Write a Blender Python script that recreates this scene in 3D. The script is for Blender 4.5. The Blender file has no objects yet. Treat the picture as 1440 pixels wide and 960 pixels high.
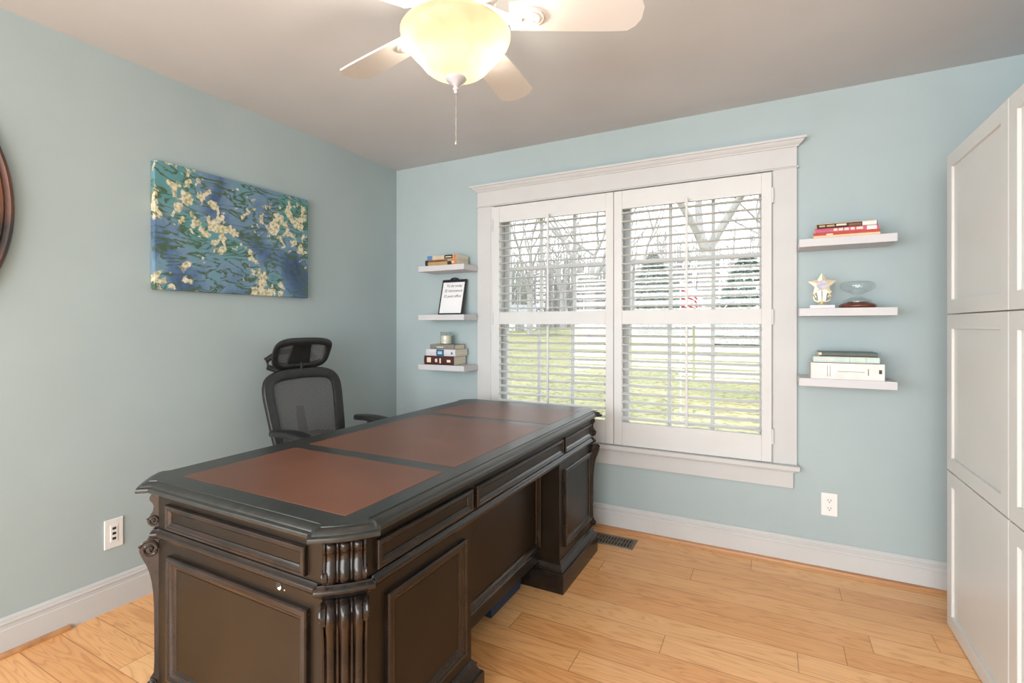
import bpy, bmesh, math, random
from mathutils import Vector, Matrix
C = bpy.context.scene.collection
SC = bpy.context.scene
R = math.radians
PI = math.pi

# ------------------------------------------------------------------ camera, light, exposure
cam = bpy.data.cameras.new('camera'); camo = bpy.data.objects.new('camera', cam); C.objects.link(camo)
camo.location = (0, 0, 1.245); camo.rotation_euler = (R(90), 0, R(27.64))
cam.sensor_width = 36; cam.lens = 36 * 695.2 / 1440; cam.shift_y = -22.7 / 1440; cam.clip_start = 0.05
SC.camera = camo
SC.view_settings.view_transform = 'Standard'; SC.view_settings.look = 'None'
SC.view_settings.gamma = 1; SC.view_settings.use_curve_mapping = False
SC.view_settings.exposure = 0.42
W = bpy.data.worlds.new('overcast_sky'); SC.world = W; W.use_nodes = True
bg = W.node_tree.nodes['Background']; bg.inputs['Color'].default_value = (0.93, 0.97, 1.0, 1); bg.inputs['Strength'].default_value = 2.85
def area(name, loc, rot, sx, sy, power, col):
    l = bpy.data.lights.new(name, 'AREA'); l.shape = 'RECTANGLE'; l.size = sx; l.size_y = sy
    l.energy = power; l.color = col
    o = bpy.data.objects.new(name, l); C.objects.link(o); o.location = loc; o.rotation_euler = rot
    return o
# added fill lights, out of view behind the camera, to brighten the room
area('fill_light_front', (-0.65, -3.17, 1.32), (R(90), 0, 0), 3.5, 2.1, 125, (0.97, 0.985, 1.0))
area('fill_light_left', (-2.56, -1.75, 1.25), (R(90), 0, R(-90)), 2.2, 1.6, 60, (0.98, 0.985, 1.0))  # added fill aimed at the cabinet and back wall
LAMP_W = 8.5       # each of the three bulbs in the fan bowl
LAMP_COL = (1.0, 0.88, 0.72)

# ------------------------------------------------------------------ helpers
class MB:
    """collects shapes, builds ONE mesh object"""
    def __init__(s): s.b = bmesh.new()
    def v(s, p): return s.b.verts.new(p)
    def f(s, vs):
        try: return s.b.faces.new(vs)
        except ValueError: return None
    def grid(s, rows, closed_u=False, closed_v=False, cap=False):
        vs = [[s.v(p) for p in r] for r in rows]
        n = len(vs); m = len(vs[0])
        for i in range(n if closed_v else n - 1):
            for j in range(m if closed_u else m - 1):
                a, b_ = vs[i], vs[(i + 1) % n]
                s.f([a[j], a[(j + 1) % m], b_[(j + 1) % m], b_[j]])
        if cap:
            s.f(list(reversed(vs[0]))); s.f(vs[-1])
        return s
    def box(s, x0, x1, y0, y1, z0, z1, bev=0, seg=2, mat=None):
        vs = [s.v(p) for p in ((x0,y0,z0),(x1,y0,z0),(x1,y1,z0),(x0,y1,z0),(x0,y0,z1),(x1,y0,z1),(x1,y1,z1),(x0,y1,z1))]
        fs = [s.f([vs[i] for i in q]) for q in ((3,2,1,0),(4,5,6,7),(0,1,5,4),(1,2,6,5),(2,3,7,6),(3,0,4,7))]
        if bev:
            es = list({e for f in fs for e in f.edges})
            r = bmesh.ops.bevel(s.b, geom=es, offset=bev, segments=seg, affect='EDGES', profile=0.5)
            vs = list({v for f in r['faces'] for v in f.verts} | {v for v in vs if v.is_valid})
        if mat is not None:
            bmesh.ops.transform(s.b, matrix=mat, verts=[v for v in vs if v.is_valid])
        return s
    def prism(s, pts, fn, a, c):
        """2-D polygon pts placed by fn(u, v, w) for w = a .. c"""
        lo = [s.v(fn(u, v, a)) for u, v in pts]; hi = [s.v(fn(u, v, c)) for u, v in pts]
        n = len(pts)
        for i in range(n): s.f([lo[i], lo[(i+1)%n], hi[(i+1)%n], hi[i]])
        s.f(list(reversed(lo))); s.f(hi)
        return s
    def lathe(s, prof, cx=0, cy=0, seg=32, cap=False):
        rows = [[(cx + r*math.cos(2*PI*k/seg), cy + r*math.sin(2*PI*k/seg), z) for k in range(seg)] for r, z in prof]
        return s.grid(rows, closed_u=True, cap=cap)
    def tube(s, path, rad, seg=8, cap=True):
        path = [Vector(p) for p in path]; rows = []
        up = Vector((0.13, 0.21, 0.97)).normalized()
        for i, p in enumerate(path):
            t = (path[min(i+1, len(path)-1)] - path[max(i-1, 0)]).normalized()
            a = t.cross(up)
            if a.length < .05: a = t.cross(Vector((1, 0, 0)))
            a.normalize(); b_ = t.cross(a)
            r = rad[i] if isinstance(rad, (list, tuple)) else rad
            rows.append([p + r*(math.cos(2*PI*k/seg)*a + math.sin(2*PI*k/seg)*b_) for k in range(seg)])
        return s.grid(rows, closed_u=True, cap=cap)
    def frame(s, o, u, v, n, w, h, prof, back=True):
        """mitred rectangular moulding. o = lower corner, u,v in-plane, n outwards; prof = [(inset, height)]; closed by the last ring"""
        o, u, v, n = Vector(o), Vector(u), Vector(v), Vector(n)
        rows = []
        for ins, ht in prof:
            rows.append([o + u*ins + v*ins + n*ht, o + u*(w-ins) + v*ins + n*ht, o + u*(w-ins) + v*(h-ins) + n*ht, o + u*ins + v*(h-ins) + n*ht])
        s.grid(rows, closed_u=True)
        return s
    def sphere(s, c, r, sx=1, sy=1, sz=1, seg=16, rings=10):
        rows = [[(c[0]+r*sx*math.sin(PI*i/rings)*math.cos(2*PI*k/seg), c[1]+r*sy*math.sin(PI*i/rings)*math.sin(2*PI*k/seg), c[2]-r*sz*math.cos(PI*i/rings)) for k in range(seg)] for i in range(rings+1)]
        return s.grid(rows, closed_u=True)
    def build(s, name, mat, parent=None, smooth=None, loc=None):
        bmesh.ops.remove_doubles(s.b, verts=s.b.verts, dist=1e-6)
        bmesh.ops.recalc_face_normals(s.b, faces=s.b.faces)
        me = bpy.data.meshes.new(name); s.b.to_mesh(me); s.b.free()
        o = bpy.data.objects.new(name, me); C.objects.link(o)
        for m in (mat if isinstance(mat, (list, tuple)) else [mat]): me.materials.append(m)
        if smooth:
            for p in me.polygons: p.use_smooth = True
            if smooth is not True: me.set_sharp_from_angle(angle=R(smooth))
        if parent is not None: o.parent = parent
        if loc: o.location = loc
        return o
def tag(o, label=None, cat=None, group=None, kind=None):
    if label: o['label'] = label
    if cat: o['category'] = cat
    if group: o['group'] = group
    if kind: o['kind'] = kind
    return o
def thing(name, label, cat, loc=(0,0,0), rz=0, group=None, kind=None):
    o = bpy.data.objects.new(name, None); C.objects.link(o); o.empty_display_size = .1
    o.location = loc; o.rotation_euler = (0, 0, rz)
    return tag(o, label, cat, group, kind)
def struct(o, label=None, cat=None): return tag(o, label, cat, kind='structure')
def offset_poly(pts, d):
    """offset a CCW polygon outwards by d (mitre)"""
    n = len(pts); out = []
    for i in range(n):
        p0, p1, p2 = Vector(pts[i-1]), Vector(pts[i]), Vector(pts[(i+1) % n])
        e1 = (p1-p0).normalized(); e2 = (p2-p1).normalized()
        n1 = Vector((e1.y, -e1.x)); n2 = Vector((e2.y, -e2.x)); m = n1+n2
        k = max(m.length_squared/2, .35)
        q = p1 + m*(d/k)
        out.append((q.x, q.y))
    return out
def ring(mb, poly, prof, cap_top=False, cap_bot=False):
    """sweep a profile [(offset, z)] round a plan polygon"""
    rows = [[(x, y, z) for x, y in offset_poly(poly, d)] for d, z in prof]
    vs = [[mb.v(p) for p in r] for r in rows]
    n = len(poly)
    for i in range(len(vs)-1):
        for j in range(n): mb.f([vs[i][j], vs[i][(j+1)%n], vs[i+1][(j+1)%n], vs[i+1][j]])
    if cap_bot: mb.f(list(reversed(vs[0])))
    if cap_top: mb.f(vs[-1])

# ------------------------------------------------------------------ materials
def mat(name, col=(.8,.8,.8), rough=.5, metal=0, spec=.5, **kw):
    m = bpy.data.materials.new(name); m.use_nodes = True
    p = m.node_tree.nodes['Principled BSDF']
    p.inputs['Base Color'].default_value = (*col, 1); p.inputs['Roughness'].default_value = rough
    p.inputs['Metallic'].default_value = metal; p.inputs['Specular IOR Level'].default_value = spec
    for k, v in kw.items(): p.inputs[k].default_value = v
    return m
def nd(m, t, **kw):
    n = m.node_tree.nodes.new(t)
    for k, v in kw.items():
        if k in n.inputs.keys(): n.inputs[k].default_value = v
        else: setattr(n, k, v)
    return n
def ln(m, a, b_): m.node_tree.links.new(a, b_)
def psd(m): return m.node_tree.nodes['Principled BSDF']
def ramp(m, fac, stops, interp='LINEAR'):
    r = nd(m, 'ShaderNodeValToRGB'); e = r.color_ramp.elements; r.color_ramp.interpolation = interp
    while len(e) < len(stops): e.new(.5)
    for el, (p, c) in zip(e, stops): el.position = p; el.color = (*c, 1)
    ln(m, fac, r.inputs[0]); return r.outputs[0]
def noisy(m, c1, c2, scale=5, detail=4, stretch=(1,1,1), bump=0, bscale=None, lo=.35, hi=.65):
    tc = nd(m, 'ShaderNodeTexCoord'); mp = nd(m, 'ShaderNodeMapping'); mp.inputs['Scale'].default_value = stretch
    ln(m, tc.outputs['Object'], mp.inputs[0])
    n = nd(m, 'ShaderNodeTexNoise', Scale=scale, Detail=detail); ln(m, mp.outputs[0], n.inputs['Vector'])
    c = ramp(m, n.outputs['Fac'], [(lo, c1), (hi, c2)])
    ln(m, c, psd(m).inputs['Base Color'])
    if bump:
        n2 = nd(m, 'ShaderNodeTexNoise', Scale=bscale or scale*4, Detail=3); ln(m, mp.outputs[0], n2.inputs['Vector'])
        bp = nd(m, 'ShaderNodeBump', Strength=bump, Distance=.002); ln(m, n2.outputs['Fac'], bp.inputs['Height'])
        ln(m, bp.outputs[0], psd(m).inputs['Normal'])
    return m
M = {}
M['wall'] = noisy(mat('wall_paint', rough=.75, spec=.25), (.392,.470,.480), (.410,.490,.500), 3, bump=.05, bscale=180)
M['ceil'] = noisy(mat('ceiling_paint', rough=.9, spec=.1), (.570,.580,.590), (.60,.61,.62), 2, bump=.05, bscale=150)
M['trim'] = noisy(mat('white_trim_paint', rough=.6, spec=.2), (.565,.565,.56), (.59,.59,.585), 4)
M['shutter'] = noisy(mat('white_shutter_paint', rough=.6, spec=.2), (.63,.63,.62), (.66,.66,.65), 4)
M['cab'] = noisy(mat('white_cabinet_lacquer', rough=.33), (.625,.625,.60), (.65,.65,.625), 3)
M['shelf'] = noisy(mat('white_shelf_foil', rough=.6, spec=.2), (.58,.575,.59), (.61,.605,.62), 4)
M['plastic'] = noisy(mat('white_plastic', rough=.3), (.80,.79,.77), (.83,.82,.80), 9)
M['slot'] = mat('dark_slot', (.02,.02,.02), .6)
M['black'] = noisy(mat('black_plastic', rough=.42), (.012,.012,.013), (.02,.02,.021), 30, bump=.1, bscale=300)
M['metal'] = noisy(mat('brushed_metal', rough=.3, metal=1), (.5,.5,.5), (.62,.62,.6), 20)
M['vent'] = noisy(mat('bronze_vent', rough=.45, metal=.6), (.20,.15,.10), (.26,.20,.14), 20)
M['bronze'] = noisy(mat('dark_bronze_wood', rough=.3), (.035,.022,.018), (.16,.06,.03), 6)
M['mirror'] = mat('mirror_glass', (.9,.9,.9), .02, 1)
M['navy'] = noisy(mat('navy_fabric', rough=.85), (.02,.035,.075), (.03,.05,.10), 60, bump=.3, bscale=400)
M['paper'] = noisy(mat('page_paper', rough=.8), (.62,.56,.44), (.78,.72,.60), 3, stretch=(1,1,160))
M['white_paper'] = noisy(mat('white_paper', rough=.7), (.82,.82,.83), (.86,.86,.87), 8)
M['ink'] = mat('black_ink', (.03,.03,.04), .6)
M['wax'] = noisy(mat('cream_wax', rough=.5), (.82,.76,.58), (.86,.80,.63), 8)
M['gold'] = noisy(mat('polished_gold', rough=.5, metal=.9), (.78,.68,.45), (.86,.77,.56), 12)
M['marble'] = noisy(mat('white_marble', rough=.2), (.86,.85,.86), (.70,.68,.72), 9)
M['redwood'] = noisy(mat('reddish_wood', rough=.3), (.10,.028,.016), (.19,.06,.035), 14, stretch=(1,6,6))
M['fan'] = noisy(mat('white_fan_enamel', rough=.4), (.72,.70,.68), (.75,.73,.71), 6)
M['brass'] = noisy(mat('antique_brass', rough=.3, metal=1), (.65,.45,.20), (.80,.60,.32), 14)

def glass_mat(name, tint=(1,1,1), refl=.05, rough=.01):
    m = bpy.data.materials.new(name); m.use_nodes = True; t = m.node_tree; t.nodes.remove(t.nodes['Principled BSDF'])
    tr = nd(m, 'ShaderNodeBsdfTransparent'); tr.inputs[0].default_value = (*tint, 1)
    gl = nd(m, 'ShaderNodeBsdfGlossy', Roughness=rough); lw = nd(m, 'ShaderNodeLayerWeight', Blend=.5); pw = nd(m, 'ShaderNodeMath', operation='POWER'); ln(m, lw.outputs['Facing'], pw.inputs[0]); pw.inputs[1].default_value = 4.0
    fr = nd(m, 'ShaderNodeMath', operation='MULTIPLY_ADD'); ln(m, pw.outputs[0], fr.inputs[0]); fr.inputs[1].default_value = .6; fr.inputs[2].default_value = refl
    mx = nd(m, 'ShaderNodeMixShader'); ln(m, fr.outputs[0], mx.inputs[0]); ln(m, tr.outputs[0], mx.inputs[1]); ln(m, gl.outputs[0], mx.inputs[2])
    ln(m, mx.outputs[0], t.nodes['Material Output'].inputs[0]); return m
M['glass'] = glass_mat('window_glass', (.97,.98,.98))
M['jar'] = glass_mat('thin_clear_glass', (.955,.97,.97), .08)

# painted espresso wood, edges rubbed lighter where the paint is worn
m = mat('espresso_wood', rough=.34, spec=.25); M['espresso'] = m
tc = nd(m, 'ShaderNodeTexCoord'); n1 = nd(m, 'ShaderNodeTexNoise', Scale=4, Detail=6); ln(m, tc.outputs['Object'], n1.inputs['Vector'])
mp = nd(m, 'ShaderNodeMapping'); mp.inputs['Scale'].default_value = (3, 3, 60); ln(m, tc.outputs['Object'], mp.inputs[0])
n2 = nd(m, 'ShaderNodeTexNoise', Scale=3, Detail=4); ln(m, mp.outputs[0], n2.inputs['Vector'])
c1 = ramp(m, n1.outputs['Fac'], [(.3, (.012,.008,.005)), (.7, (.022,.014,.008))])
ln(m, c1, psd(m).inputs['Base Color'])
rr = nd(m, 'ShaderNodeMapRange'); rr.inputs['To Min'].default_value = .29; rr.inputs['To Max'].default_value = .36
ln(m, n2.outputs['Fac'], rr.inputs[0]); ln(m, rr.outputs[0], psd(m).inputs['Roughness'])
m = noisy(mat('espresso_moulding', rough=.2, spec=.45), (.010,.008,.007), (.028,.017,.012), 14, 6, bump=.04, bscale=90); M['mould'] = m
m = noisy(mat('desk_top_wood', rough=.30, spec=.55), (.018,.018,.016), (.028,.028,.024), 5, 5, stretch=(8,1,1)); M['desktop'] = m
# leather
m = mat('brown_leather', rough=.36, spec=.5); M['leather'] = m
tc = nd(m, 'ShaderNodeTexCoord'); n1 = nd(m, 'ShaderNodeTexNoise', Scale=3.5, Detail=5); ln(m, tc.outputs['Object'], n1.inputs['Vector'])
ln(m, ramp(m, n1.outputs['Fac'], [(.3, (.125,.044,.022)), (.7, (.185,.068,.035))]), psd(m).inputs['Base Color'])
vo = nd(m, 'ShaderNodeTexVoronoi', Scale=420); ln(m, tc.outputs['Object'], vo.inputs['Vector'])
bp = nd(m, 'ShaderNodeBump', Strength=.15, Distance=.001); ln(m, vo.outputs['Distance'], bp.inputs['Height']); ln(m, bp.outputs[0], psd(m).inputs['Normal'])

# oak planks, running along x
m = mat('oak_planks', rough=.24, spec=.5); M['oak'] = m
PW, PL = .125, 1.35
tc = nd(m, 'ShaderNodeTexCoord'); sx = nd(m, 'ShaderNodeSeparateXYZ'); ln(m, tc.outputs['Object'], sx.inputs[0])
def mth(op, a, b_=None):
    n = nd(m, 'ShaderNodeMath', operation=op)
    for i, q in enumerate((a, b_)):
        if q is None: continue
        if isinstance(q, (int, float)): n.inputs[i].default_value = q
        else: ln(m, q, n.inputs[i])
    return n.outputs[0]
yr = mth('DIVIDE', mth('SUBTRACT', sx.outputs['Y'], 2.672 - 40*PW), PW)
row = mth('FLOOR', yr); fy = mth('FRACT', yr)
wn = nd(m, 'ShaderNodeTexWhiteNoise', noise_dimensions='1D'); ln(m, row, wn.inputs['W'])
xr = mth('DIVIDE', mth('ADD', sx.outputs['X'], mth('MULTIPLY', wn.outputs['Value'], 7.3)), PL)
colm = mth('FLOOR', xr); fx = mth('FRACT', xr)
cv = nd(m, 'ShaderNodeCombineXYZ'); ln(m, row, cv.inputs[0]); ln(m, colm, cv.inputs[1])
wn2 = nd(m, 'ShaderNodeTexWhiteNoise', noise_dimensions='3D'); ln(m, cv.outputs[0], wn2.inputs['Vector'])
off = nd(m, 'ShaderNodeVectorMath', operation='SCALE'); ln(m, wn2.outputs['Color'], off.inputs[0]); off.inputs['Scale'].default_value = 11
ad = nd(m, 'ShaderNodeVectorMath', operation='ADD'); ln(m, tc.outputs['Object'], ad.inputs[0]); ln(m, off.outputs[0], ad.inputs[1])
mp = nd(m, 'ShaderNodeMapping'); mp.inputs['Scale'].default_value = (1.0, 9, 1); ln(m, ad.outputs[0], mp.inputs[0])
ng = nd(m, 'ShaderNodeTexNoise', Scale=1.5, Detail=2, Distortion=.5); ln(m, mp.outputs[0], ng.inputs['Vector'])
rings = mth('FRACT', mth('MULTIPLY', ng.outputs['Fac'], 11))
rg = ramp(m, rings, [(0, (.68,.55,.43)), (.18, (.90,.85,.79)), (.5, (1,1,1)), (.8, (.97,.94,.91)), (1, (.68,.55,.43))])
mp2 = nd(m, 'ShaderNodeMapping'); mp2.inputs['Scale'].default_value = (5, 150, 1); ln(m, ad.outputs[0], mp2.inputs[0])
nf = nd(m, 'ShaderNodeTexNoise', Scale=2, Detail=4); ln(m, mp2.outputs[0], nf.inputs['Vector'])
fine = ramp(m, nf.outputs['Fac'], [(.3, (.82,.82,.82)), (.62, (1,1,1))])
base = ramp(m, wn2.outputs['Value'], [(0, (.84,.42,.165)), (.35, (.89,.465,.19)), (.7, (.93,.505,.215)), (1, (.95,.55,.25))])
def mul(a, b_, f=1.0):
    x = nd(m, 'ShaderNodeMix', data_type='RGBA', blend_type='MULTIPLY'); x.inputs[0].default_value = f
    ln(m, a, x.inputs[6]); ln(m, b_, x.inputs[7]); return x.outputs[2]
cc = mul(mul(base, rg, .55), fine, .35)
ey = mth('MINIMUM', fy, mth('SUBTRACT', 1.0, fy)); ex = mth('MULTIPLY', mth('MINIMUM', fx, mth('SUBTRACT', 1.0, fx)), PL/PW)
edge = mth('MINIMUM', ey, ex)
gap = ramp(m, edge, [(0, (.5,.4,.32)), (.010, (.7,.62,.55)), (.018, (1,1,1))])
ln(m, mul(cc, gap), psd(m).inputs['Base Color'])
bp = nd(m, 'ShaderNodeBump', Strength=.15, Distance=.001); ln(m, edge, bp.inputs['Height'])
gg = ramp(m, edge, [(0, (0,0,0)), (.02, (1,1,1))]); ln(m, gg, bp.inputs['Height']); ln(m, bp.outputs[0], psd(m).inputs['Normal'])
M['oak_trim'] = noisy(mat('oak_moulding', rough=.35), (.42,.20,.085), (.56,.29,.13), 4, stretch=(1,8,8))

# ------------------------------------------------------------------ room shell
XL, XR, YB, YF, H = -2.569, 1.27, 2.977, -3.2, 2.44
struct(MB().box(XL-.15, XR+.15, YF-.15, YB+.15, -.12, 0).build('floor', M['oak']))
struct(MB().box(XL-.15, XR+.15, YF-.15, YB+.15, H, H+.12).build('ceiling', M['ceil']))
mb = MB().box(XL-.14, XL, -.6, YB+.15, 0, H).box(XL-.14, XL, YF-.15, -2.9, 0, H).box(XL-.14, XL, -2.9, -.6, 0, .4).box(XL-.14, XL, -2.9, -.6, 2.1, H)  # out-of-view opening added where the left fill light sits
struct(mb.build('wall_left', M['wall']))
struct(MB().box(XR, XR+.14, YF-.15, YB+.15, 0, H).build('wall_right', M['wall']))
WX0, WX1, WZ0, WZ1 = -1.70, .005, .53, 2.055          # window opening
mb = MB(); T = .15
mb.box(XL, WX0, YB, YB+T, 0, H); mb.box(WX1, XR, YB, YB+T, 0, H)
mb.box(WX0, WX1, YB, YB+T, 0, WZ0); mb.box(WX0, WX1, YB, YB+T, WZ1, H)
struct(mb.build('wall_back', M['wall']))
mb = MB(); a0, a1, b0, b1 = -2.42, 1.12, .26, 2.39  # unseen opening added to this wall for the front fill light
mb.box(XL, a0, YF-.14, YF, 0, H); mb.box(a1, XR, YF-.14, YF, 0, H); mb.box(a0, a1, YF-.14, YF, 0, b0); mb.box(a0, a1, YF-.14, YF, b1, H)
struct(mb.build('wall_front', M['wall']))
# baseboards
bbp = [(0,0),(.016,0),(.016,.097),(.012,.100),(.012,.113),(.0145,.116),(.0155,.121),(.014,.124),(.0100,.126),(.0095,.134),(.004,.1424),(0,.1424)]
struct(MB().prism(bbp, lambda u, v, w: (w, YB-u, v), XL, XR).build('baseboard_back', M['trim']))
struct(MB().prism(bbp, lambda u, v, w: (XL+u, w, v), YF, YB).build('baseboard_left', M['trim']))
struct(MB().prism(bbp, lambda u, v, w: (XR-u, w, v), YF, YB).build('baseboard_right', M['trim']))
qr = [(.016,0),(.033,0),(.0325,.006),(.030,.012),(.025,.0165),(.016,.018)]
struct(MB().prism(qr, lambda u, v, w: (w, YB-u, v), XL+.016, XR).build('trim_1', M['oak_trim']))
struct(MB().prism(qr, lambda u, v, w: (XL+u, w, v), YF, .955).build('trim_2', M['oak_trim']))

# ---- window: casing with crown, stool and apron; two double-hung units behind the shutters
win = struct(thing('window_1', None, None, ((WX0+WX1)/2, YB, 0)))
def wp(mb, name, mt, parent=win, smooth=None):
    o = mb.build(name, mt, None, smooth); o.parent = parent
    o.matrix_parent_inverse = Matrix.Translation(-Vector(win.location)); return o
c0, c1, c2, c3 = -1.822, -1.714, .012, .120
mb = MB(); mb.box(c0, c1, YB-.02, YB, .519, 2.068, .002); mb.box(c2, c3, YB-.02, YB, .519, 2.068, .002)
mb.box(c0, c3, YB-.022, YB, 2.074, 2.186, .002)
wp(mb, 'casing', M['trim'])
mb = MB(); mb.prism([(0,2.063),(.024,2.063),(.029,2.0685),(.024,2.074),(0,2.074)], lambda u, v, w: (w, YB-u, v), c0-.008, c3+.008)
wp(mb, 'fillet', M['trim'])
cp = [(.022,2.172),(.030,2.172),(.032,2.178),(.036,2.181),(.044,2.187),(.052,2.196),(.054,2.200),(.062,2.202),(.064,2.207),(.064,2.213),(.022,2.213)]
mb = MB()
rows = []
for u, v in cp: 
    e = u-.022
    rows.append([(c0-e, YB, v), (c0-e, YB-u, v), (c3+e, YB-u, v), (c3+e, YB, v)])
mb.grid(rows, closed_v=True); 
wp(mb, 'crown', M['trim'])
mb = MB().box(c0-.014, c3+.014, YB-.06, YB+.01, .493, .519, .006, 3); wp(mb, 'stool', M['trim'])
mb = MB().box(c0+.016, c3-.016, YB-.02, YB, .396, .480, .002).box(c0+.008, c3-.008, YB-.032, YB, .480, .493, .004); wp(mb, 'apron', M['trim'])
mb = MB().box(-1.7145, -1.693, YB-.017, YB+.02, .519, 2.062, .002).box(.007, .0125, YB-.012, YB+.02, .519, 2.062); wp(mb, 'shutter_frame', M['shutter'])
# jamb liner of the opening and mullion between the two units
mb = MB()
for x0, x1 in ((WX0-.012, WX0+.02), (-.872, -.822), (WX1-.02, WX1+.006)): mb.box(x0, x1, YB-.0, YB+T+.02, WZ0, WZ1)
mb.box(WX0, WX1, YB, YB+T+.02, WZ1-.02, WZ1+.005); mb.box(WX0, WX1, YB, YB+T+.04, WZ0-.012, WZ0+.03)
wp(mb, 'jamb', M['trim'])
def sash(x0, x1, z0, z1, y, grid):
    mb = MB(); s = .042
    mb.box(x0, x0+s, y, y+.035, z0, z1, .003); mb.box(x1-s, x1, y, y+.035, z0, z1, .003)
    mb.box(x0+s, x1-s, y, y+.035, z0, z0+s, .003); mb.box(x0+s, x1-s, y, y+.035, z1-s, z1, .003)
    for k in (1, 2):
        xm = x0+s+(x1-x0-2*s)*k/3; mb.box(xm-.010, xm+.010, y+.008, y+.027, z0+s, z1-s)
    if grid:
        zm = (z0+z1)/2; mb.box(x0+s, x1-s, y+.0072, y+.0278, zm-.010, zm+.010)
    fr = wp(mb, 'sash', M['trim'])
    g = MB().box(x0+s, x1-s, y+.016, y+.019, z0+s, z1-s).build('pane', M['glass'])
    g.parent = fr
for x0, x1 in ((WX0+.02, -.872), (-.822, WX1-.02)):
    sash(x0, x1, 1.255, WZ1-.02, YB+.112, True)
    sash(x0, x1, WZ0+.03, 1.295, YB+.074, False)

# ------------------------------------------------------------------ plantation shutters
def shutter(x0, x1, label, hinge_side):
    z0, z1 = .5215, 2.056; st = .05
    t = thing('plantation_shutter', label, 'shutter', ((x0+x1)/2, YB-.012, z0), 0, None)
    lx0, lx1 = -(x1-x0)/2, (x1-x0)/2
    y0, y1 = -.018, .010
    Z = lambda z: z-z0
    mb = MB()
    mb.box(lx0, lx0+st, y0, y1, 0, z1-z0, .003); mb.box(lx1-st, lx1, y0, y1, 0, z1-z0, .003)
    mb.build('stile', M['shutter'], t)
    for n, za, zb in (('bottom_rail', z0, .662), ('middle_rail', 1.252, 1.335), ('top_rail', 1.946, z1)):
        MB().box(lx0+st, lx1-st, y0+.0015, y1-.0015, Z(za), Z(zb), .002).build(n, M['shutter'], t)
    for za, zb, n in ((.662, 1.252, 12), (1.335, 1.946, 12)):
        mb = MB(); dz = (zb-za)/n; tl = R(4)
        for k in range(n):
            zc = Z(za+dz*(k+.5)); rows = []
            for q in range(14):
                th = 2*PI*q/14; u = .032*math.copysign(abs(math.cos(th))**.75, math.cos(th)); v = .0052*math.sin(th)
                rows.append((u*math.cos(tl)-v*math.sin(tl), u*math.sin(tl)+v*math.cos(tl)))
            A = [(lx0+st+.002, -.004+u, zc+v) for u, v in rows]; B = [(lx1-st-.002, -.004+u, zc+v) for u, v in rows]
            mb.grid([A, B], closed_u=True, cap=True)
        mb.build('louvers', M['shutter'], t, 40)
        mb = MB().box(-.007, .007, -.050, -.038, Z(za)+.012, Z(zb)-(-.016 if za > 1 else .012), .003)
        for k in range(n): mb.box(-.0015, .0015, -.040, -.033, Z(za+dz*(k+.5))-.001, Z(za+dz*(k+.5))+.001)
        mb.build('tilt_rod', M['shutter'], t)
    for z in (.66, 1.29, 1.93):
        x = lx0-.004 if hinge_side < 0 else lx1+.004
        MB().tube([(x, y0-.002, Z(z-.04)), (x, y0-.002, Z(z+.04))], .005, 8).box(x-.003, x+.003, y0, y1, Z(z-.04), Z(z+.04)).build('hinge', M['shutter'], t)
    return t
shutter(-1.691, -.8485, 'white plantation shutter with open louvers, left half of the window pair', -1)
shutter(-.8455, .005, 'white plantation shutter with open louvers, right half of the window pair', 1)

# ------------------------------------------------------------------ wall plates
t = thing('wall_outlet', 'white duplex power outlet low on the wall right of the window', 'outlet', (.263, YB, .335))
MB().box(-.036, .036, -.006, 0, -.058, .058, .003).build('cover_plate', M['plastic'], t)
for z in (-.020, .020):
    pts = [(.0165*math.cos(a), z+max(-.0135, min(.0135, .0165*math.sin(a)))) for a in [2*PI*k/24 for k in range(24)]]
    r = MB().prism(pts, lambda u, v, w: (u, w, v), -.0085, -.004).build('receptacle', M['plastic'], t)
    mb = MB()
    mb.box(-.0075, -.0050, -.0092, -.008, z-.001, z+.007); mb.box(.0050, .0075, -.0092, -.008, z-.001, z+.007)
    mb.prism([(.0026*math.cos(2*PI*k/10), z-.0075+.0026*math.sin(2*PI*k/10)) for k in range(10)], lambda u, v, w: (u, w, v), -.0092, -.008)
    mb.build('slots', M['slot'], r)
t = thing('jack_plate', 'white wall plate with three small dark jacks on the left wall above the baseboard', 'outlet', (XL, 1.116, .33))
MB().box(0, .006, -.036, .036, -.064, .064, .003).build('cover_plate', M['plastic'], t)
MB().box(.005, .008, -.014, .014, -.036, .036, .001).build('insert', M['plastic'], t)
for z in (-.022, 0, .022): MB().box(.0075, .0088, -.007, .007, z-.0055, z+.0055, .001).build('jack', M['slot'], t)
t = thing('floor_vent', 'bronze slotted floor register beside the desk near the window wall', 'vent', (-.845, 2.80, 0))
mb = MB(); vw, vd = .165, .070
mb.frame((-vw, -vd, 0), (1,0,0), (0,1,0), (0,0,1), 2*vw, 2*vd, [(0,0),(.001,.004),(.004,.006),(.016,.006),(.018,.003),(.018,0)])
mb.build('rim', M['vent'], t)
mb = MB()
for k in range(17):
    x = -vw+.024+k*(2*vw-.048)/16; mb.box(x-.0035, x+.0035, -vd+.017, vd-.017, .0012, .0045)
mb.box(-vw+.017, vw-.017, -.003, .003, .001, .0035)
mb.build('grille', M['vent'], t)
MB().box(-vw+.017, vw-.017, -vd+.017, vd-.017, .0002, .0010).build('duct_opening', M['slot'], t)

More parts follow.
